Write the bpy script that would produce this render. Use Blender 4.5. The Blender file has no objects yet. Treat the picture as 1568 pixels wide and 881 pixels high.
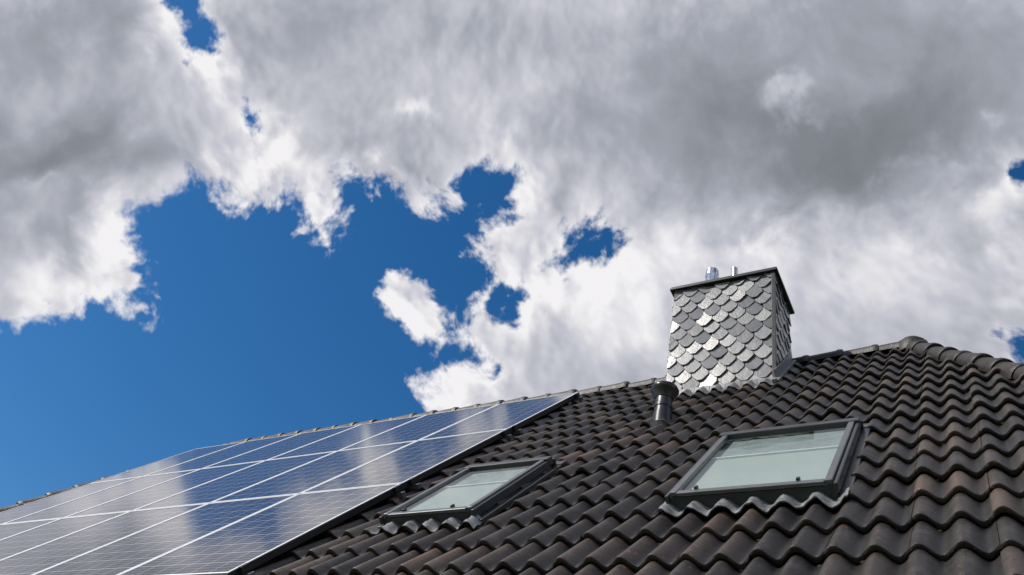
import bpy, math, random
import numpy as np
from mathutils import Matrix, Vector
random.seed(4); rng=np.random.default_rng(7)
scene=bpy.context.scene
A=math.radians(49); ca,sa=math.cos(A),math.sin(A)
D=1.15; CZ=1.6; TZ=-0.11            # camera height, mean tile level below panel plane
def L2W(s,t,z): return Vector((s, t*ca-(z-D)*sa, CZ+t*sa+(z-D)*ca))
ROOF=Matrix.Translation(L2W(0,0,0))@Matrix.Rotation(A,4,'X')

# ---------------------------------------------------------------- materials
def mat(name):
    m=bpy.data.materials.new(name); m.use_nodes=True
    nt=m.node_tree; nt.nodes.clear()
    out=nt.nodes.new('ShaderNodeOutputMaterial')
    return m,nt,out
class N:
    def __init__(s,nt): s.nt=nt
    def new(s,t,**k):
        n=s.nt.nodes.new(t)
        for a,v in k.items(): setattr(n,a,v)
        return n
    def put(s,v,sock):
        if isinstance(v,bpy.types.NodeSocket): s.nt.links.new(v,sock)
        else: sock.default_value=v
    def math(s,op,a,b=0.0,c=0.0,clamp=False):
        n=s.new('ShaderNodeMath',operation=op,use_clamp=clamp)
        for i,v in enumerate((a,b,c)): s.put(v,n.inputs[i])
        return n.outputs[0]
    def noise(s,vec,scale,detail=4,rough=.55,dist=0.0):
        n=s.new('ShaderNodeTexNoise')
        if vec is not None: s.put(vec,n.inputs['Vector'])
        n.inputs['Scale'].default_value=scale; n.inputs['Detail'].default_value=detail
        n.inputs['Roughness'].default_value=rough; n.inputs['Distortion'].default_value=dist
        return n.outputs['Fac'],n.outputs['Color']
    def ramp(s,fac,stops,interp='LINEAR'):
        n=s.new('ShaderNodeValToRGB'); cr=n.color_ramp; cr.interpolation=interp
        while len(cr.elements)<len(stops): cr.elements.new(.5)
        for e,(p,c) in zip(cr.elements,stops):
            e.position=p; e.color=(c,c,c,1) if isinstance(c,(int,float)) else (*c,1)
        s.put(fac,n.inputs[0]); return n.outputs[0]
    def mix(s,f,a,b):
        n=s.new('ShaderNodeMix',data_type='RGBA')
        s.put(f,n.inputs[0])
        for v,i in ((a,6),(b,7)):
            if isinstance(v,tuple): v=(*v,1) if len(v)==3 else v
            s.put(v,n.inputs[i])
        return n.outputs[2]
    def vmath(s,op,a,b=(0,0,0),out=0):
        n=s.new('ShaderNodeVectorMath',operation=op)
        s.put(a,n.inputs[0]); s.put(b,n.inputs[1]); return n.outputs[out]
    def bump(s,h,strength=.5,dist=.01):
        n=s.new('ShaderNodeBump'); n.inputs['Strength'].default_value=strength
        n.inputs['Distance'].default_value=dist; s.put(h,n.inputs['Height']); return n.outputs[0]
    def obj(s): return s.new('ShaderNodeTexCoord').outputs['Object']
    def attr(s,name): 
        n=s.new('ShaderNodeAttribute'); n.attribute_name=name; return n.outputs['Fac']
def principled(n,out,**k):
    b=n.new('ShaderNodeBsdfPrincipled')
    for a,v in k.items():
        key=a.replace('_',' ')
        if isinstance(v,tuple) and len(v)==3: v=(*v,1)
        n.put(v,b.inputs[key])
    n.nt.links.new(b.outputs[0],out.inputs[0]); return b

def simple(name,col,rough=.5,metal=0.0,var=.25,scale=12,bump=.15):
    m,nt,out=mat(name); n=N(nt)
    f,_=n.noise(n.obj(),scale,4,.6)
    f2,_=n.noise(n.obj(),scale*9,2,.6)
    d=tuple(c*(1-var) for c in col); l=tuple(min(1,c*(1+var)) for c in col)
    c=n.mix(n.ramp(f,[(.3,0.0),(.7,1.0)]),d,l)
    r=n.math('ADD',n.math('MULTIPLY',f2,.2),rough-.1)
    principled(n,out,Base_Color=c,Roughness=r,Metallic=metal,Normal=n.bump(f2,bump,.004))
    return m

def tile_material():
    m,nt,out=mat('concrete_roof_tile'); n=N(nt)
    o=n.obj(); tv=n.attr('tv')
    f1,_=n.noise(o,1.1,3,.6); f2,_=n.noise(o,24,5,.65); f3,_=n.noise(o,150,2,.6); f4,_=n.noise(o,7,4,.65)
    k=n.math('ADD',n.math('MULTIPLY',tv,.5),n.math('MULTIPLY',f2,.5))
    c=n.ramp(k,[(.1,(.011,.009,.008)),(.42,(.029,.022,.018)),(.62,(.058,.041,.031)),(.9,(.135,.084,.057))])
    c=n.mix(n.math('MULTIPLY',n.ramp(f4,[(.50,0.0),(.70,1.0)]),.42),c,(.10,.087,.076))
    v=n.new('ShaderNodeTexVoronoi'); n.put(o,v.inputs['Vector']); v.inputs['Scale'].default_value=17
    lich=n.math('MULTIPLY',n.math('LESS_THAN',n.math('ADD',v.outputs['Distance'],n.math('MULTIPLY',f2,.25)),.27),n.ramp(f1,[(.48,0.0),(.58,1.0)]))
    c=n.mix(n.math('MULTIPLY',lich,.6),c,(.26,.10,.035))
    v2=n.new('ShaderNodeTexVoronoi'); n.put(o,v2.inputs['Vector']); v2.inputs['Scale'].default_value=41
    l2=n.math('LESS_THAN',n.math('ADD',v2.outputs['Distance'],n.math('MULTIPLY',f3,.15)),.17)
    c=n.mix(n.math('MULTIPLY',l2,.55),c,(.22,.20,.17))
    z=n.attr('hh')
    c=n.mix(n.ramp(z,[(.0,.92),(.35,.6),(.75,.0)]),c,(.010,.008,.007))  # troughs and lips darkened: mossy dirt plus shade put into the colour
    r=n.math('ADD',n.math('MULTIPLY',f2,.42),.24)
    h=n.math('ADD',n.math('MULTIPLY',f2,.6),n.math('MULTIPLY',f3,.4))
    principled(n,out,Base_Color=c,Roughness=r,Normal=n.bump(h,.7,.010))
    return m
TILE=tile_material()
LEAD=simple('lead_flashing',(.20,.205,.21),.5,.3,.45,20,.5)
FRAME=simple('anthracite_aluminium',(.055,.058,.06),.34,.35,.15,6,.05)
FRAMEL=simple('weathered_grey_aluminium',(.15,.155,.16),.36,.5,.15,6,.05)
ALU=simple('silver_aluminium',(.74,.75,.77),.42,.35,.08,10,.05)
DARKM=simple('dark_sheet_metal',(.03,.03,.032),.4,.4,.3,10,.1)
STEEL=simple('stainless_steel',(.6,.6,.6),.22,1.0,.1,20,.05)
VENT=simple('black_plastic',(.018,.021,.026),.36,0,.3,14,.1)
HOOD=simple('brown_black_plastic',(.016,.013,.012),.28,0,.3,14,.1)
PLAST=simple('white_render',(.7,.68,.63),.85,0,.06,3,.4)
WOOD=simple('white_painted_wood',(.7,.7,.69),.5)
SHEET=simple('underlay',(.02,.02,.02),.9)
REVEAL=simple('painted_reveal',(.26,.29,.29),.7)
MOSS=simple('moss',(.035,.04,.018),.95,0,.5,40,.8)

def slate_material():
    m,nt,out=mat('slate_shingle'); n=N(nt); o=n.obj(); tv=n.attr('tv')
    f,_=n.noise(o,9,5,.65); f2,_=n.noise(o,60,4,.65)
    k=n.math('ADD',n.math('MULTIPLY',tv,.5),n.math('MULTIPLY',f,.5))
    c=n.ramp(k,[(.15,(.095,.096,.10)),(.5,(.155,.156,.16)),(.9,(.25,.25,.252))])
    r=n.math('ADD',n.math('MULTIPLY',f2,.18),n.math('ADD',n.math('MULTIPLY',tv,.08),.22))
    principled(n,out,Base_Color=c,Roughness=r,Specular_IOR_Level=1.0,Normal=n.bump(n.math('ADD',f,n.math('MULTIPLY',f2,.5)),.45,.006))
    return m
SLATE=slate_material()

def pv_material():
    m,nt,out=mat('photovoltaic_glass'); n=N(nt)
    uv=n.new('ShaderNodeUVMap').outputs[0]
    sep=n.new('ShaderNodeSeparateXYZ'); n.put(uv,sep.inputs[0]); u,v=sep.outputs[0],sep.outputs[1]
    def lines(c,cnt,w):
        fr=n.math('FRACT',n.math('MULTIPLY',c,cnt))
        d=n.math('ABSOLUTE',n.math('SUBTRACT',fr,.5))
        return n.math('GREATER_THAN',d,.5-w)
    cell=n.math('MAXIMUM',lines(u,6.0,.016),lines(v,10.0,.024))
    bus=n.math('MULTIPLY',lines(v,40.0,.05),.65)
    fing=n.math('MULTIPLY',lines(u,30.0,.03),.2)
    ln=n.math('MAXIMUM',cell,n.math('MAXIMUM',bus,fing))
    o=n.obj(); f,_=n.noise(o,1.3,3,.5); f2,_=n.noise(o,35,4,.6)
    tv=n.attr('tv')
    base=n.mix(tv,(.008,.010,.024),(.015,.017,.034))
    c=n.mix(n.math('MULTIPLY',ln,.85),base,(.52,.52,.54))
    c=n.mix(n.math('MULTIPLY',f2,.06),c,(.35,.33,.31))
    r=n.math('ADD',.05,n.math('MULTIPLY',f,.07))
    principled(n,out,Base_Color=c,Roughness=r,IOR=1.55,Normal=n.bump(f,.02,.02))
    return m
PV=pv_material()

def glass_material():
    m,nt,out=mat('window_glass'); n=N(nt)
    geo=n.new('ShaderNodeNewGeometry')
    cs=n.math('ABSOLUTE',n.vmath('DOT_PRODUCT',geo.outputs['True Normal'],geo.outputs['Incoming'],1))
    F=n.math('ADD',n.math('MULTIPLY',n.math('POWER',n.math('SUBTRACT',1.0,cs),5.0),.92),.075)
    f,_=n.noise(n.obj(),2.2,2,.5)
    bn=n.bump(f,.03,.05)
    t=n.new('ShaderNodeBsdfTransparent'); t.inputs[0].default_value=(.89,.95,.93,1)
    g=n.new('ShaderNodeBsdfGlossy'); g.inputs['Roughness'].default_value=.015; n.put(bn,g.inputs['Normal'])
    mx=n.new('ShaderNodeMixShader'); n.put(F,mx.inputs[0])
    nt.links.new(t.outputs[0],mx.inputs[1]); nt.links.new(g.outputs[0],mx.inputs[2])
    nt.links.new(mx.outputs[0],out.inputs[0]); return m
GLASS=glass_material()

def blind_material():
    m,nt,out=mat('pleated_blind'); n=N(nt); o=n.obj()
    w=n.new('ShaderNodeTexWave',wave_type='BANDS',bands_direction='Y'); n.put(o,w.inputs['Vector']); w.inputs['Scale'].default_value=16
    f,_=n.noise(o,3,4,.5)
    c=n.mix(w.outputs['Fac'],(.36,.395,.38),(.44,.475,.455))
    c=n.mix(n.math('MULTIPLY',f,.35),c,(.30,.335,.33))
    principled(n,out,Base_Color=c,Roughness=.8,Normal=n.bump(w.outputs['Fac'],.4,.005)); return m
BLIND=blind_material()

def grass_material():
    m,nt,out=mat('lawn'); n=N(nt); o=n.obj()
    f,_=n.noise(o,.4,4,.6); f2,_=n.noise(o,30,3,.7)
    c=n.mix(n.ramp(f,[(.3,0.0),(.7,1.0)]),(.035,.06,.015),(.07,.10,.03)); c=n.mix(n.math('MULTIPLY',f2,.5),c,(.03,.045,.012))
    principled(n,out,Base_Color=c,Roughness=.95,Normal=n.bump(f2,.8,.03)); return m
GRASS=grass_material()

# ---------------------------------------------------------------- mesh builder
class MB:
    def __init__(s): s.v=[]; s.f=[]; s.mi=[]; s.tv=[]; s.uv={}
    def add(s,vs,fs,m=0,tv=.5):
        b=len(s.v); s.v+= [tuple(x) for x in vs]; s.tv+=[tv]*len(vs)
        for f in fs: s.f.append(tuple(b+i for i in f)); s.mi.append(m)
    def box(s,x0,x1,y0,y1,z0,z1,m=0,tv=.5):
        s.add([(x0,y0,z0),(x1,y0,z0),(x1,y1,z0),(x0,y1,z0),(x0,y0,z1),(x1,y0,z1),(x1,y1,z1),(x0,y1,z1)],
              [(0,3,2,1),(4,5,6,7),(0,1,5,4),(1,2,6,5),(2,3,7,6),(3,0,4,7)],m,tv)
    def cyl(s,base,axis,r0,r1,h,seg=24,m=0,rings=None,tv=.5):
        axis=Vector(axis).normalized(); a=axis.orthogonal().normalized(); b=axis.cross(a)
        prof=rings or [(0,r0),(h,r1)]; vs=[];fs=[]
        for (z,r) in prof:
            for i in range(seg):
                t=2*math.pi*i/seg; vs.append(tuple(Vector(base)+axis*z+(a*math.cos(t)+b*math.sin(t))*r))
        for k in range(len(prof)-1):
            for i in range(seg):
                j=(i+1)%seg; fs.append((k*seg+i,k*seg+j,(k+1)*seg+j,(k+1)*seg+i))
        fs.append(tuple(range(seg))[::-1]); fs.append(tuple((len(prof)-1)*seg+i for i in range(seg)))
        s.add(vs,fs,m,tv)
    def obj(s,name,mats,parent=None,mw=None,smooth=False,bevel=0,hh=None):
        me=bpy.data.meshes.new(name); me.from_pydata(s.v,[],s.f); 
        for m in mats: me.materials.append(m)
        me.polygons.foreach_set('material_index',s.mi)
        at=me.attributes.new('tv','FLOAT','POINT'); at.data.foreach_set('value',np.array(s.tv,dtype=np.float32))
        if hh is not None:
            a2=me.attributes.new('hh','FLOAT','POINT'); a2.data.foreach_set('value',np.array(hh,dtype=np.float32))
        if smooth: 
            me.polygons.foreach_set('use_smooth',[True]*len(me.polygons))
        me.update()
        o=bpy.data.objects.new(name,me); scene.collection.objects.link(o)
        if mw is not None: o.matrix_world=mw
        if parent:
            o.parent=parent; o.matrix_parent_inverse=parent.matrix_world.inverted()
        if smooth:
            try:
                me.set_sharp_from_angle(angle=math.radians(40))
            except Exception: pass
        if bevel:
            b=o.modifiers.new('b','BEVEL'); b.width=bevel; b.segments=2; b.limit_method='ANGLE'
        return o
def empty(name,loc):
    e=bpy.data.objects.new(name,None); e.location=loc; scene.collection.objects.link(e)
    e.matrix_world=Matrix.Translation(loc); e.empty_display_size=.3; return e

# ---------------------------------------------------------------- tiled faces
P=.15
def hwave(x):
    c=.5+.5*math.cos(2*math.pi*x/P)
    return .050*(c**.9)-.025
NX=26
prof=[(.016,-.036),(.001,-.028),(-.002,-.013),(.002,-.003),(.012,0),(.06,0),(.2,0),(.42,0)]
def tile_face(name,M,t0,t1,xl,xr,parent,seed=1):
    r=random.Random(seed); mb=MB(); HH=[]
    W=.30; C=.337
    nrow=int(math.ceil((t1-t0)/C))
    xmin=min(xl(t0),xl(t1)); xmax=max(xr(t0),xr(t1))
    i0=int(math.floor(xmin/W))-1; i1=int(math.ceil(xmax/W))+1
    for k in range(nrow):
        ty=t0+k*C
        for i in range(i0,i1):
            xa=i*W-.038
            lo=min(xl(ty),xl(ty+C)); hi=max(xr(ty),xr(ty+C))
            if xa+W<lo or xa>hi: continue
            tv=min(1,max(0,r.gauss(.5,.28))); dz=r.uniform(-.004,.005); dy=r.uniform(-.010,.010); rot=r.gauss(0,.012); tl=r.gauss(0,.004)
            cols=[(0,-.016)]+[(j/(NX-1)*(W+.004),0) for j in range(NX)]+[(W+.004,-.016)]
            vs=[];fs=[]
            for (py,pz) in prof:
                for (cx,cz) in cols:
                    x=xa+cx; y=ty+dy+py+rot*(cx-W/2)
                    h=hwave(x)
                    z=h+.034*(1-py/C)+pz+dz+cz+tl*(cx-W/2)/W*2
                    yy=min(y,t1)
                    x=max(xl(yy),min(xr(yy),x))
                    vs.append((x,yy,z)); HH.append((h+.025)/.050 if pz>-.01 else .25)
            n=len(cols)
            for a in range(len(prof)-1):
                for b in range(n-1):
                    fs.append((a*n+b,a*n+b+1,(a+1)*n+b+1,(a+1)*n+b))
            mb.add(vs,fs,0,tv)
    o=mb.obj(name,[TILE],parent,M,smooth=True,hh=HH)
    return o
TR=8.70; TE=2.0
RX0,RX1=-9.65,-.47; kl,kr=.30,.367
house=empty('tiled_roof_house',(-4.8,6.66,0))
MF=Matrix.Translation(L2W(0,0,TZ))@Matrix.Rotation(A,4,'X')
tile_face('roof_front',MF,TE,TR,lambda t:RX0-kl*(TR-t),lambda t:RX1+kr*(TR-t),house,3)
Rz=L2W(0,TR,TZ); RY,RZ=Rz.y,Rz.z
E=L2W(0,TE,TZ); EY,EZ=E.y,E.z; BY=2*RY-EY
XL=RX0-kl*(TR-TE); XR=RX1+kr*(TR-TE)
def frame(O,ex,eu):
    ex=Vector(ex).normalized(); eu=Vector(eu).normalized(); en=ex.cross(eu)
    M=Matrix.Identity(4)
    for i in range(3): M[i][0]=ex[i];M[i][1]=eu[i];M[i][2]=en[i];M[i][3]=O[i]
    return M
Ls=TR-TE
MBk=frame((0,BY,EZ),(-1,0,0),(0,-ca,sa))
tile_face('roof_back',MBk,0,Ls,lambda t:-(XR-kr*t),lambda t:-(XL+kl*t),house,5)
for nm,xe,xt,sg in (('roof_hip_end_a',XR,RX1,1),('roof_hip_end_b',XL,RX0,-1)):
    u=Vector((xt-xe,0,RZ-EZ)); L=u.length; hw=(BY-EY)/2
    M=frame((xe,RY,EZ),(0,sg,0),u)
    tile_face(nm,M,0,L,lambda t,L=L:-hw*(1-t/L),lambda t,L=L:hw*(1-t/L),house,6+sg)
mb=MB(); d=Vector((0,0,-.09))
c=[Vector((XL,EY,EZ)),Vector((XR,EY,EZ)),Vector((XR,BY,EZ)),Vector((XL,BY,EZ)),Vector((RX0,RY,RZ)),Vector((RX1,RY,RZ))]
c=[tuple(p+d) for p in c]
mb.add(c,[(0,1,5,4),(1,2,5),(2,3,4,5),(3,0,4),(0,3,2,1)])
mb.obj('roof_deck',[SHEET],house)
# moss cushions lodged in the overlaps (one mesh)
mb=MB(); r=random.Random(21)
for _ in range(620):
    k=r.randrange(0,19); t=TE+k*.337+r.uniform(-.012,.004)
    x=round(r.uniform(-4.5,2.0)/P)*P+P/2+r.gauss(0,.016)
    if x>RX1+kr*(TR-t)-.1 or (abs(x+2.1)<.6 and t>7.4): continue
    if (-1.6<x<-.55 and 3.9<t<5.5) or (-3.5<x<-2.6 and 3.9<t<5.4): continue
    s_=r.uniform(.004,.011); z=hwave(x)-.004+.002; vs=[];fs=[]
    for j,(zz,rr) in enumerate(((0,1.0),(.5,.9),(.9,.45))):
        for i in range(7):
            a=6.283*i/7; q=rr*s_*r.uniform(.75,1.3); vs.append((x+q*1.5*math.cos(a),t+q*math.sin(a),z+zz*s_))
    for j in range(2):
        for i in range(7): fs.append((j*7+i,j*7+(i+1)%7,j*7+7+(i+1)%7,j*7+7+i))
    fs.append(tuple(range(14,21)))
    mb.add(vs,fs)
mb.obj('roof_moss',[MOSS],house,MF,smooth=True)
def caps(name,p0,p1,r,parent,seed=0,ln=.36,step=.325,up=Vector((0,0,1))):
    rr=random.Random(seed); mb=MB(); p0=Vector(p0);p1=Vector(p1); ax=(p1-p0); L=ax.length; ax.normalize()
    side=ax.cross(up).normalized(); upv=side.cross(ax).normalized(); HH=[]
    n=int(L/step)+1; seg=14
    for k in range(n):
        s0=k*step; tv=min(1,max(0,rr.gauss(.3,.2))); j=rr.uniform(-.006,.006); jt=rr.uniform(-.006,.006); sd=rr.uniform(-.006,.006)
        rings=[(0,.80,-.012),(0,1.0,0),(.02,1.05,.0),(.05,1.05,0),(.065,.98,0),(ln,.86,-.004)]
        vs=[];fs=[]
        for (a,q,dz) in rings:
            for i in range(seg+1):
                th=math.radians(-12+204*i/seg)
                pt=p0+ax*(s0+a)+side*(math.cos(th)*r*q+sd)+upv*(math.sin(th)*r*q*1.0+dz+j+jt*a)
                vs.append(tuple(pt)); HH.append(.40)
        m=seg+1
        for a in range(len(rings)-1):
            for b in range(seg): fs.append((a*m+b,(a+1)*m+b,(a+1)*m+b+1,a*m+b+1))
        fs.append(tuple(range(m)))
        mb.add(vs,fs,0,tv)
    return mb.obj(name,[TILE],parent,smooth=True,hh=HH)
off=-.028
caps('ridge_caps',(RX1+.05,RY,RZ+off),(RX0+.30,RY,RZ+off),.106,house,1)
for i,(xe,xt,ye) in enumerate(((XR,RX1,EY),(XL,RX0,EY),(XR,RX1,BY),(XL,RX0,BY))):
    caps('hip_caps_%d'%i,(xe,ye,EZ-.01),Vector((xt,RY,RZ-.01))-(Vector((xt,RY,RZ))-Vector((xe,ye,EZ))).normalized()*.25,.10,house,10+i)
mb=MB()
mb.cyl((RX1+.02,RY,RZ-.1),(0,0,1),.1,.1,.2,16,0,rings=[(0,.15),(.12,.145),(.17,.10),(.19,.03)],tv=.3)
mb.cyl((RX0+.05,RY,RZ-.2),(0,0,1),.1,.1,.2,16,0,rings=[(0,.15),(.16,.14),(.21,.09),(.225,.03)],tv=.3)
mb.obj('hip_junction_caps',[TILE],house,smooth=True,hh=[.45]*len(mb.v))
mb=MB(); wx0,wx1,wy0,wy1=XL+.45,XR-.45,EY+.45,BY-.45; wz=EZ-.12
mb.box(wx0,wx1,wy0,wy1,0,wz)
mb.obj('walls',[PLAST],house)
mb=MB()
for x in (-9.6,-7.2,-2.8,-.6):
    mb.box(x,x+1.2,wy0-.03,wy0+.02,.9,1.95,0); mb.box(x+.07,x+.57,wy0-.034,wy0-.031,.97,1.88,1); mb.box(x+.63,x+1.13,wy0-.034,wy0-.031,.97,1.88,1)
    mb.box(x-.05,x+1.25,wy0-.09,wy0-.0,.85,.895,2)
mb.box(-5.2,-4.2,wy0-.03,wy0+.02,.02,2.0,0); mb.box(-4.95,-4.45,wy0-.036,wy0-.031,1.1,1.85,1); mb.box(-4.33,-4.29,wy0-.08,wy0-.031,.95,1.1,3)
mb.obj('windows_and_door',[WOOD,DARKM,LEAD,STEEL],house)
mb=MB(); seg=10; vs=[];fs=[]
for x in (XL,XR):
    for i in range(seg+1):
        t=math.pi+math.pi*i/seg; vs.append((x,EY-.06+.065*math.cos(t),EZ-.05+.065*math.sin(t)))
for i in range(seg): fs.append((i,i+1,seg+2+i,seg+1+i))
mb.add(vs,fs); mb.obj('gutter',[LEAD],house)

def wavy(x0,x1,t0,t1,lift,mbx,seed=0,m=0):
    r=random.Random(seed); nx=int((x1-x0)/.0125)+1; ny=7; vs=[];fs=[]
    ph=r.uniform(0,6)
    for j in range(ny):
        for i in range(nx):
            x=x0+(x1-x0)*i/(nx-1); q=j/(ny-1)
            t=t0+(t1-t0)*q+(1-q)*.012*math.sin(x*21+ph)+(1-q)*.006*math.sin(x*57+ph)
            z=TZ+hwave(x)*.95+.038+lift+.003*math.sin(x*90+j*2+ph)+.002*math.sin(x*150+j)
            vs.append((x,t,z))
    base=len(vs)
    for i in range(nx):
        v=vs[i]; vs.append((v[0],v[1]+.002,v[2]-.008))
    for j in range(ny-1):
        for i in range(nx-1): fs.append((j*nx+i,j*nx+i+1,(j+1)*nx+i+1,(j+1)*nx+i))
    for i in range(nx-1): fs.append((base+i,base+i+1,i+1,i))
    mbx.add(vs,fs,m)

# ---------------------------------------------------------------- roof windows
def roof_window(x0,x1,y0,y1,idx):
    e=empty('roof_window',L2W((x0+x1)/2,(y0+y1)/2,-.05))
    mb=MB(); w=.04
    mb.box(x0+.004,x0+w,y0+.02,y1-.02,-.16,-.022); mb.box(x1-w,x1-.004,y0+.02,y1-.02,-.16,-.022)
    mb.box(x0+w,x1-w,y0+.02,y0+.02+w,-.16,-.024); mb.box(x0+w,x1-w,y1-.02-w,y1-.02,-.16,-.024)
    mb.obj('frame_curb',[FRAME],e,ROOF,bevel=.004)
    mb=MB(); a=.018; s=.036
    mb.box(x0+a,x0+a+s,y0+.02,y1-.08,-.02,.004); mb.box(x1-a-s,x1-a,y0+.02,y1-.08,-.02,.004)
    mb.box(x0+a+s+.001,x1-a-s-.001,y0+.012,y0+.06,-.02,.000)
    mb.obj('sash',[FRAMEL],e,ROOF,bevel=.005)
    mb=MB(); mb.box(x0-.006,x1+.006,y1-.078,y1+.0,-.05,.008); mb.box(x0-.015,x1+.015,y1+.002,y1+.03,-.1,-.015)
    mb.box(x0-.006,x0+.015,y0,y1-.08,-.06,-.008); mb.box(x1-.015,x1+.006,y0,y1-.08,-.06,-.008)
    mb.obj('cover_profiles',[FRAME],e,ROOF,bevel=.006)
    mb=MB(); xa,xb,ya,yb_=x0+a+s-.005,x1-a-s+.005,y0+.055,y1-.07
    mb.add([(xa,ya,-.012),(xb,ya,-.012),(xb,yb_,-.012),(xa,yb_,-.012)],[(0,1,2,3)]); mb.obj('glass_pane',[GLASS],e,ROOF)
    yb=y0+(y1-y0)*.60
    mb=MB(); mb.box(x0+.04,x1-.04,y0+.04,yb,-.046,-.040); mb.obj('blind',[BLIND],e,ROOF)
    mb=MB(); mb.box(x0+.05,x1-.05,yb+.001,yb+.022,-.044,-.030); mb.obj('blind_rail',[ALU],e,ROOF)
    mb=MB(); mb.box(x0+.04,x1-.04,yb+.024,y1-.04,-.050,-.044); mb.obj('room_interior',[REVEAL],e,ROOF)
    mb=MB()
    for xx in (x0+.14,x1-.19):
        mb.box(xx,xx+.018,y0+.055,y0+.085,-.011,.012)
    mb.obj('glass_clips',[DARKM],e,ROOF,bevel=.003)
    mb=MB(); wavy(x0-.04,x1+.05,y0-.085,y0+.03,.003,mb,idx); mb.obj('apron_flashing',[LEAD],e,ROOF,smooth=True)
    mb=MB(); mb.box(x0-.05,x0+.0,y0-.0,y1+.06,-.10,-.068); mb.box(x1-.0,x1+.05,y0-.0,y1+.06,-.10,-.068); mb.box(x0-.05,x1+.05,y1+.03,y1+.12,-.1,-.062)
    mb.obj('side_flashing',[FRAME],e,ROOF,bevel=.004)
roof_window(-1.493,-.652,4.05,5.35,2)
roof_window(-3.38,-2.69,4.09,5.22,5)

# ---------------------------------------------------------------- solar array
arr=empty('solar_panel_array',L2W(-6.8,5.7,0))
PX,PY=1.009,1.687; ax1=-3.77; ty=8.27
mbf=MB(); mbg=MB()
for cx in range(6):
    for ry in range(3):
        x1=ax1-cx*PX-.004; x0=x1-PX+.010; y1=ty-ry*PY-.006; y0=y1-PY+.012; w=.018
        mbf.box(x0,x0+w,y0,y1,-.038,.0); mbf.box(x1-w,x1,y0,y1,-.038,.0)
        mbf.box(x0+w,x1-w,y0,y0+w,-.038,-.0003); mbf.box(x0+w,x1-w,y1-w,y1,-.038,-.0003)
        mbg.box(x0+w,x1-w,y0+w,y1-w,-.03,-.003,0,random.random())
mbf.obj('module_frames',[ALU],arr,ROOF)
o=mbg.obj('module_glass',[PV],arr,ROOF)
uvl=o.data.uv_layers.new(name='UVMap')
for p in o.data.polygons:
    for li in p.loop_indices:
        k=o.data.loops[li].vertex_index%8
        uvl.data[li].uv={0:(0,0),1:(1,0),2:(1,1),3:(0,1),4:(0,0),5:(1,0),6:(1,1),7:(0,1)}[k]
mb=MB(); mk=MB()
for ry in range(3):
    for q in (.06,.94):
        yy=ty-(ry+q)*PY
        mb.box(ax1-6*PX-.05,ax1+.075,yy-.02,yy+.02,-.078,-.040)
        mk.box(ax1+.007,ax1+.035,yy-.03,yy+.03,-.036,.006)
mb.obj('mounting_rails',[FRAMEL],arr,ROOF,bevel=.002)
mk.obj('end_clamps',[DARKM],arr,ROOF,bevel=.003)
mb=MB(); mb.box(ax1+.0005,ax1+.006,ty-3*PY,ty,-.045,-.002)
mb.obj('edge_shade_strip',[DARKM],arr,ROOF)  # added dark strip, paints shade onto the right side of the silver frames

# ---------------------------------------------------------------- chimney
cx0,cx1,cy0,cy1=-2.63,-1.58,6.003,6.60; cb,ct=CZ+4.75,CZ+6.44
ch=empty('slate_chimney',((cx0+cx1)/2,(cy0+cy1)/2,cb))
mb=MB(); mb.box(cx0+.012,cx1-.012,cy0+.012,cy1-.012,cb-.3,ct); mb.obj('core',[DARKM],ch)
def slates(O,ex,W,z0,z1,name,seed):
    r=random.Random(seed); M=frame(O,ex,(0,0,1)); mb=MB(); w=.172; row=.118; H=z1-z0; k=0
    sl=.07
    b=-.25
    while b<H+.05:
        i=-2
        while i*w<W+w*2:
            a=i*w+(w/2 if k%2 else 0)+r.uniform(-.003,.003); bb=b+sl*a+r.uniform(-.003,.003)
            hh=.205
            pts=[(-w*.48,hh),(-w*.48,.078),(-w*.46,.066),(-w*.16,.004),(-w*.10,0),(w*.10,0),(w*.16,.004),(w*.46,.066),(w*.48,.078),(w*.48,hh)]
            tl=r.gauss(0,.008); tt=r.gauss(0,.002); t2=r.gauss(0,.020)
            f=[];g=[]
            ok=False
            for (px,py) in pts:
                X=a+px; Y=bb+py
                if 0<X<W and 0<Y<H: ok=True
                X=max(-.004,min(W+.004,X)); Y=max(0,min(H,Y))
                zz=.022-(.105+t2)*py+tl*px/w+tt
                f.append((X,Y,zz)); g.append((X,Y,zz-.012))
            if ok:
                n=len(pts); fs=[tuple(range(n))]+[(j,n+j,n+(j+1)%n,(j+1)%n) for j in range(n)]
                mb.add(f+g,fs,0,min(1,max(0,r.gauss(.5,.24))))
            i+=1
        k+=1; b+=row
    a=0
    while a<W-.01:
        ww=min(.15,W-a); tl=r.gauss(0,.001)
        mb.box(a+.001,a+ww-.004,max(0,.02),.15+r.uniform(-.003,.003),.016,.028+tl,0,r.random()); a+=ww
    return mb.obj(name,[SLATE],ch,M)
zb=CZ+4.90
slates((cx0,cy0,zb),(1,0,0),cx1-cx0,zb,ct,'slates_front',1)
slates((cx1,cy0,zb),(0,1,0),cy1-cy0,zb,ct,'slates_right',2)
slates((cx0,cy1,zb),(0,-1,0),cy1-cy0,zb,ct,'slates_left',3)
slates((cx1,cy1,zb),(-1,0,0),cx1-cx0,zb,ct,'slates_back',4)
mb=MB()
mb.box(cx0-.05,cx1+.05,cy0-.05,cy1+.05,ct+.001,ct+.03)
mb.box(cx0-.04,cx1+.04,cy0-.04,cy1+.04,ct+.03,ct+.05)
mb.box(cx1-.016,cx1+.022,cy0-.028,cy0+.0,zb,ct-.001)
mb.obj('cap',[DARKM],ch,bevel=.003)
mb=MB()
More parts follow.
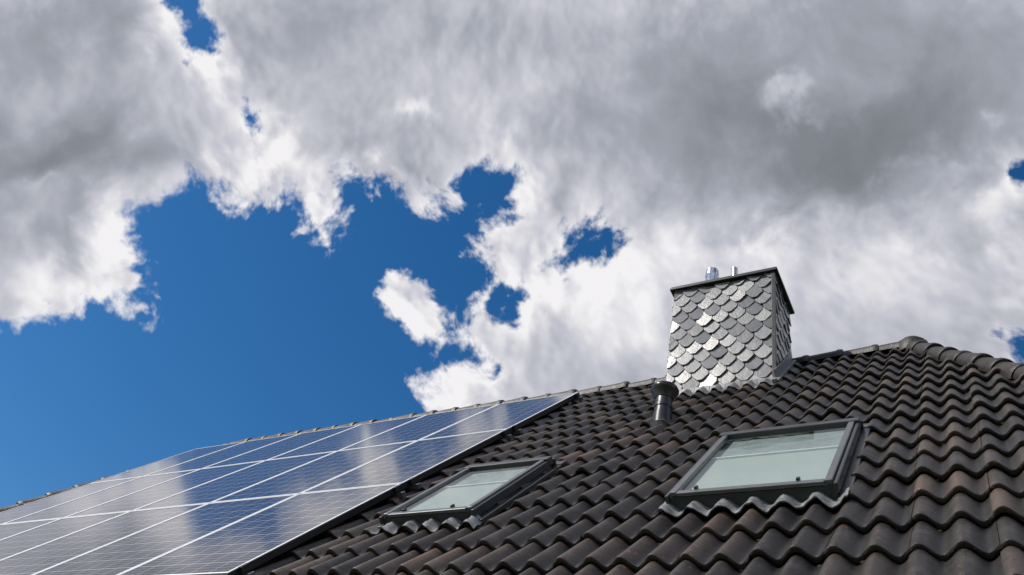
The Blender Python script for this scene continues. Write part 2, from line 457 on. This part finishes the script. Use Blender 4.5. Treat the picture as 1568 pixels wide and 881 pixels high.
mb.cyl((-2.34,6.30,ct+.04),(0,0,1),0,0,0,28,0,rings=[(0,.07),(.40,.07),(.41,.076),(.425,.076),(.50,.07),(.505,.062),(.49,.058)])
mb.cyl((-2.085,6.30,ct+.04),(0,0,1),0,0,0,20,0,rings=[(0,.034),(.47,.034),(.475,.028)])
mb.cyl((-2.34,6.30,ct+.04),(0,0,1),0,0,0,28,0,rings=[(0,.13),(.02,.12),(.06,.075)])
mb.obj('flues',[STEEL],ch,smooth=True)
mb=MB(); wavy(cx0-.04,cx1+.08,7.56,7.74,.004,mb,9)
mb.obj('apron_flashing',[LEAD],ch,ROOF,smooth=True)
mb=MB(); tf=7.66; tb=8.62
mb.box(cx1+.0,cx1+.07,tf-.06,tb,-.10,-.045); mb.box(cx0-.07,cx0,tf-.06,tb,-.10,-.045)
mb.box(cx1+.022,cx1+.034,tf,tb,-.06,.03)
mb.obj('side_flashing',[LEAD],ch,ROOF,bevel=.01)

# ---------------------------------------------------------------- vent pipe
vb=L2W(-2.281,6.46,TZ)
vp=empty('roof_vent_pipe',vb)
mb=MB()
mb.cyl(vb-Vector((0,0,.08)),(0,0,1),0,0,0,32,0,rings=[(0,.080),(.18,.078),(.185,.072),(.235,.071),(.24,.077),(.265,.077),(.27,.071),(.36,.071),(.38,.066)])
mb.obj('pipe',[VENT],vp,smooth=True)
mb=MB()
mb.cyl(vb+Vector((0,0,.255)),(0,0,1),0,0,0,32,0,rings=[(0,.076),(.02,.082),(.07,.108),(.085,.116),(.10,.117),(.118,.108),(.14,.075),(.15,.02)])
mb.obj('rain_hood',[HOOD],vp,smooth=True)
mb=MB(); mb.cyl(L2W(-2.281,6.44,TZ-.03),(0,-sa*.6,ca),0,0,0,28,0,rings=[(0,.11),(.03,.10),(.05,.09),(.07,.083)])
mb.obj('base_collar',[VENT],vp,smooth=True)

# ---------------------------------------------------------------- ground
mb=MB(); n=64; vs=[(0,0,0)]+[(850*math.cos(2*math.pi*i/n),850*math.sin(2*math.pi*i/n),0) for i in range(n)]
mb.add(vs,[(0,1+i,1+(i+1)%n) for i in range(n)]); mb.obj('ground',[GRASS])

# ---------------------------------------------------------------- sun direction
SUN=Vector((-.50,-.50,.70)).normalized()

# ---------------------------------------------------------------- sky dome with clouds
R0=np.array([[.8662,.1918,.4614],[.4558,-.6819,-.5719],[.2052,.7057,-.6780]])
rad=np.radians
th=np.concatenate([np.arange(68,185,.09),np.arange(185,428,1.5)]); NU=len(th); th=rad(th)
ph=np.concatenate([np.arange(-6,10,1.0),np.arange(10,64.5,.085),np.arange(64.5,89.8,1.0)]); NV=len(ph); ph=rad(ph)
TH,PH=np.meshgrid(th,ph)
dirs=np.stack([np.cos(PH)*np.cos(TH),np.cos(PH)*np.sin(TH),np.sin(PH)],-1).reshape(-1,3)
perm=rng.permutation(256).astype(np.int32); perm=np.concatenate([perm,perm]); 
G=rng.normal(0,1,(512,3)); G/=np.linalg.norm(G,axis=1)[:,None]; G=G.astype(np.float32)
def perlin(p):
    p=p.astype(np.float32)+100.37
    i=np.floor(p).astype(np.int32); f=p-i; i&=255
    u=f*f*f*(f*(f*6-15)+10)
    res=np.zeros(len(p),np.float32)
    for dx in (0,1):
        a=perm[(i[:,0]+dx)&255]; wx=u[:,0] if dx else 1-u[:,0]
        for dy in (0,1):
            b=perm[(a+i[:,1]+dy)&255]; wy=u[:,1] if dy else 1-u[:,1]
            for dz in (0,1):
                g=G[perm[(b+i[:,2]+dz)&255]]; wz_=u[:,2] if dz else 1-u[:,2]
                res+=wx*wy*wz_*(g[:,0]*(f[:,0]-dx)+g[:,1]*(f[:,1]-dy)+g[:,2]*(f[:,2]-dz))
    return res*1.6
def fbm(p,f,o,g=.5,sh=0.):
    r=np.zeros(len(p),np.float32); a=1.
    for k in range(o): r+=a*perlin(p*f+sh+k*7.3); a*=g; f*=2.03
    return r
def puff(p,f,o,g=.55,sh=0.,eps=.006):
    r=np.zeros(len(p),np.float32); a=1.
    for k in range(o): r+=a*(np.sqrt(perlin(p*f+sh+k*5.1)**2+eps)*2-.6); a*=g; f*=2.07
    return r
def blur(F,sig):      # gaussian blur on the (elevation, azimuth) grid
    F=F.reshape(NV,NU)
    ky=np.fft.fftfreq(NV)[:,None]; kx=np.fft.rfftfreq(NU)[None,:]*1.4
    return np.fft.irfft2(np.fft.rfft2(F)*np.exp(-2*(np.pi*sig)**2*(kx**2+ky**2)),s=(NV,NU)).reshape(-1)
cam=dirs@R0
front=-cam[:,2]>.25
dz_=np.where(front,-cam[:,2],1)
px=784+1270*cam[:,0]/dz_; py=440-1270*cam[:,1]/dz_
def sdf(poly,x,y):
    poly=np.array(poly,float); n=len(poly); d=np.full(x.shape,1e9); ins=np.zeros(x.shape,bool)
    for i in range(n):
        a=poly[i]; b=poly[(i+1)%n]; e=b-a
        wx=x-a[0]; wy=y-a[1]; t=np.clip((wx*e[0]+wy*e[1])/(e@e),0,1)
        d=np.minimum(d,(wx-e[0]*t)**2+(wy-e[1]*t)**2)
        cnd=(a[1]>y)!=(b[1]>y)
        xi=(b[0]-a[0])*(y-a[1])/(b[1]-a[1]+1e-12)+a[0]
        ins^=cnd&(x<xi)
    d=np.sqrt(d); return np.where(ins,d,-d)
p=dirs
warp=np.stack([fbm(p,6,3,.5,11.),fbm(p,6,3,.5,23.),fbm(p,6,3,.5,41.)],-1)*.020
q=p+warp
nA=fbm(q,10,3,.5); nB=puff(q,20,6,.60,3.); nC=fbm(q,30,5,.64,13.)
main=[(-300,530),(0,500),(60,492),(130,478),(205,486),(228,462),(198,448),(228,428),(240,388),(214,365),(208,322),(250,318),(300,278),(325,290),(345,322),(400,314),(440,306),(466,322),(474,355),(495,382),(518,350),(522,315),(535,286),(600,292),(645,330),(690,322),(692,272),(774,274),(776,322),(726,345),(716,385),(742,405),(736,440),(706,470),(694,505),(728,540),(700,558),(655,540),(632,590),(642,630),(646,1200),(-300,1200)]
holes=[([(256,-30),(290,-30),(328,40),(327,74),(300,70),(286,30)],1.0),([(372,165),(384,150),(390,172),(380,190)],.45),
 ([(838,406),(868,370),(905,336),(944,343),(918,370),(882,390),(858,410)],.30),([(740,456),(774,438),(806,455),(788,484),(758,488)],.42),
 ([(1548,258),(1572,250),(1584,272),(1556,276)],.35),([(1532,515),(1568,506),(1640,530),(1568,552)],.8)]
isl=[[(572,434),(604,406),(656,426),(682,470),(680,522),(640,514),(594,476)],[(472,292),(530,286),(534,328),(512,352),(502,380),(482,364),(466,325)]]
fx=px+16*nA; fy=py+16*fbm(q,10,3,.5,67.)
x=fx[front]; y=fy[front]
s=sdf(main,x,y); s=np.clip(s/34,-9,9)
for h_,mxv in holes: s=np.maximum(s,np.minimum(sdf(h_,x,y)/20,mxv))
for h_ in isl: s=np.minimum(s,-sdf(h_,x,y)/20-.1)
fill=[(660,560),(730,560),(760,700),(650,700)]
s=np.minimum(s,np.maximum(-sdf(fill,x,y)/18-.3,-2))
Cf=np.clip(-s,-2.4,3.0)
low=fbm(p,2.2,3,.5,31.)
Call=.55+2.2*low
w=np.ones(len(dirs))
x0_=px[front]; y0_=py[front]
ox=np.maximum(np.maximum(-x0_,x0_-1568),0); oy=np.maximum(np.maximum(-y0_,y0_-881),0)
w[front]=np.clip(np.hypot(ox,oy)/350,0,1)
Cfull=np.zeros(len(dirs)); Cfull[front]=Cf
C=Cfull*(1-w)+Call*w
sd=np.array(SUN); ang=np.arccos(np.clip(dirs@sd,-1,1)); gs=np.clip(np.exp(-(ang/.26)**2)*1.3,0,1); C=C*(1-gs)-4.0*gs
dd=C+nB*.48+nC*.58-.05
T=np.clip(dd,0,2.5)
T1=blur(T,5); T2=blur(T,18)
blobs=[(60,230,150,90,-.36),(190,230,70,60,-.12),(550,50,190,70,-.14),(1230,190,240,95,-.34),(1330,230,150,80,-.14),(1480,140,150,130,-.18),(1060,90,180,80,-.18),(1400,30,250,60,-.10),
 (950,220,130,60,-.08),(60,30,130,60,-.26),(560,235,110,40,-.14),(420,60,80,60,-.08),(300,240,50,40,-.12),(40,330,80,40,-.1),(1330,290,160,50,-.16),(1480,380,100,60,-.06),
 (250,40,55,60,.30),(340,110,50,45,.40),(400,235,80,42,.42),(165,400,55,70,.34),(60,440,90,40,.18),(20,300,40,30,.18),(805,280,60,55,.24),(850,430,110,60,.34),(700,570,80,45,.38),
 (1000,400,120,60,.18),(1160,370,60,40,.22),(1350,430,160,50,.18),(1420,290,50,30,.16),(1222,140,28,36,.30),(1550,330,50,60,.28),(500,330,36,36,.34),(622,450,50,40,.36),
 (640,180,40,20,.2),(960,520,120,50,.12),(1530,200,30,20,.15),(1000,480,60,30,.12),(560,290,60,18,.1),(720,90,120,40,.08)]
Bf=np.full(x.shape,.70)
wx_=x0_+60*nA[front]+20*nB[front]; wy_=y0_+60*fbm(q[front],9,3,.5,57.)+20*nC[front]
for (bx,by,rx,ry,a) in blobs: Bf+=a*np.exp(-((wx_-bx)/rx)**2-((wy_-by)/ry)**2)
B=np.full(len(dirs),.70)+.35*fbm(p,3,2,.5,77.)
tmp=np.full(len(dirs),.6); tmp[front]=Bf
B=tmp*(1-w)+B*w
lumps=fbm(q,13,5,.5,91.); pl=puff(q,15,5,.5,47.,.012)
Hs=blur(nB*.5+nC*.35+pl*.7,1.8).reshape(NV,NU)
gph=np.gradient(Hs,axis=0)/np.gradient(ph)[:,None]; gth=np.gradient(Hs,axis=1)/np.gradient(th)[None,:]/np.maximum(np.cos(PH),.1)
rel=np.tanh(((-gph*.6+gth*.75).reshape(-1))*.020)
thin=np.exp(-1.25*T1)
lit=np.clip((B-.32)/.42,0.18,1)*(.5+.5*np.clip(1-(T2-.6)/1.8,0,1))
bb=B+.10*rel*lit+.15*lumps*(.4+.6*lit)+.11*pl*lit+.32*thin-.05
RD=900.0
idx=np.arange(NU*NV).reshape(NV,NU); a=idx[:-1]; b=np.roll(a,-1,1); c_=np.roll(idx[1:],-1,1); d_=idx[1:]
faces=np.stack([a,d_,c_,b],-1).reshape(-1,4)
me=bpy.data.meshes.new('sky')
verts=dirs*RD
me.vertices.add(len(verts)); me.vertices.foreach_set('co',verts.astype(np.float32).ravel())
me.loops.add(faces.size); me.loops.foreach_set('vertex_index',faces.astype(np.int32).ravel())
me.polygons.add(len(faces)); me.polygons.foreach_set('loop_start',np.arange(0,faces.size,4,dtype=np.int32))
me.update(calc_edges=True)
for nm,arrv in (('cov',dd),('bri',bb)):
    at=me.attributes.new(nm,'FLOAT','POINT'); at.data.foreach_set('value',arrv.astype(np.float32))
m,nt,out=mat('cloudy_sky'); n=N(nt)
f,_=n.noise(n.obj(),.22,2,.6)
fz=n.math('SUBTRACT',f,.5)
cv=n.math('ADD',n.attr('cov'),n.math('MULTIPLY',fz,.25))
aln=n.new('ShaderNodeMapRange',interpolation_type='SMOOTHSTEP'); n.put(cv,aln.inputs[0]); aln.inputs[1].default_value=-.32; aln.inputs[2].default_value=.72
col=n.ramp(n.attr('bri'),[(.0,(.15,.165,.185)),(.25,(.22,.24,.27)),(.5,(.36,.38,.435)),(.72,(.57,.575,.64)),(.98,(.90,.885,.90))])
em=n.new('ShaderNodeEmission'); n.put(col,em.inputs[0]); em.inputs[1].default_value=1.0
tr=n.new('ShaderNodeBsdfTransparent')
mx=n.new('ShaderNodeMixShader'); n.put(aln.outputs[0],mx.inputs[0]); nt.links.new(tr.outputs[0],mx.inputs[1]); nt.links.new(em.outputs[0],mx.inputs[2])
nt.links.new(mx.outputs[0],out.inputs[0])
try: m.cycles.emission_sampling='NONE'
except Exception: pass
me.materials.append(m)
sky=bpy.data.objects.new('sky',me); scene.collection.objects.link(sky)

# ---------------------------------------------------------------- world + sun
wd=bpy.data.worlds.new('World'); scene.world=wd; wd.use_nodes=True; nt=wd.node_tree; nt.nodes.clear(); n=N(nt)
st=n.new('ShaderNodeTexSky',sky_type='NISHITA'); st.sun_disc=False
st.sun_elevation=math.asin(SUN.z); st.sun_rotation=math.atan2(SUN.x,SUN.y); st.altitude=300; st.air_density=1.0; st.dust_density=.3; st.ozone_density=3.0
hs=n.new('ShaderNodeHueSaturation'); hs.inputs['Saturation'].default_value=1.33; n.put(st.outputs[0],hs.inputs['Color'])
bg=n.new('ShaderNodeBackground'); n.put(hs.outputs[0],bg.inputs[0]); bg.inputs[1].default_value=.11
wo=n.new('ShaderNodeOutputWorld'); nt.links.new(bg.outputs[0],wo.inputs[0])
try: wd.cycles.sampling_method='MANUAL'; wd.cycles.sample_map_resolution=256
except Exception: pass
sl=bpy.data.lights.new('sun','SUN'); sl.energy=4.2; sl.angle=math.radians(.5); sl.color=(1,.94,.86)
so=bpy.data.objects.new('sun',sl); scene.collection.objects.link(so); so.location=(-20,-20,30)
so.rotation_euler=(-SUN).to_track_quat('-Z','Y').to_euler()

# ---------------------------------------------------------------- camera
u_,s_,vt=np.linalg.svd(R0); R=u_@vt
cd=bpy.data.cameras.new('camera'); cd.sensor_width=36; cd.lens=36*1270/1568; cd.clip_start=.05; cd.clip_end=3000
co=bpy.data.objects.new('camera',cd); scene.collection.objects.link(co)
M=Matrix([list(R[0])+[0],list(R[1])+[0],list(R[2])+[CZ],[0,0,0,1]])
co.matrix_world=M; scene.camera=co
scene.view_settings.view_transform='Standard'; scene.view_settings.look='None'; scene.view_settings.exposure=0
print('ok')
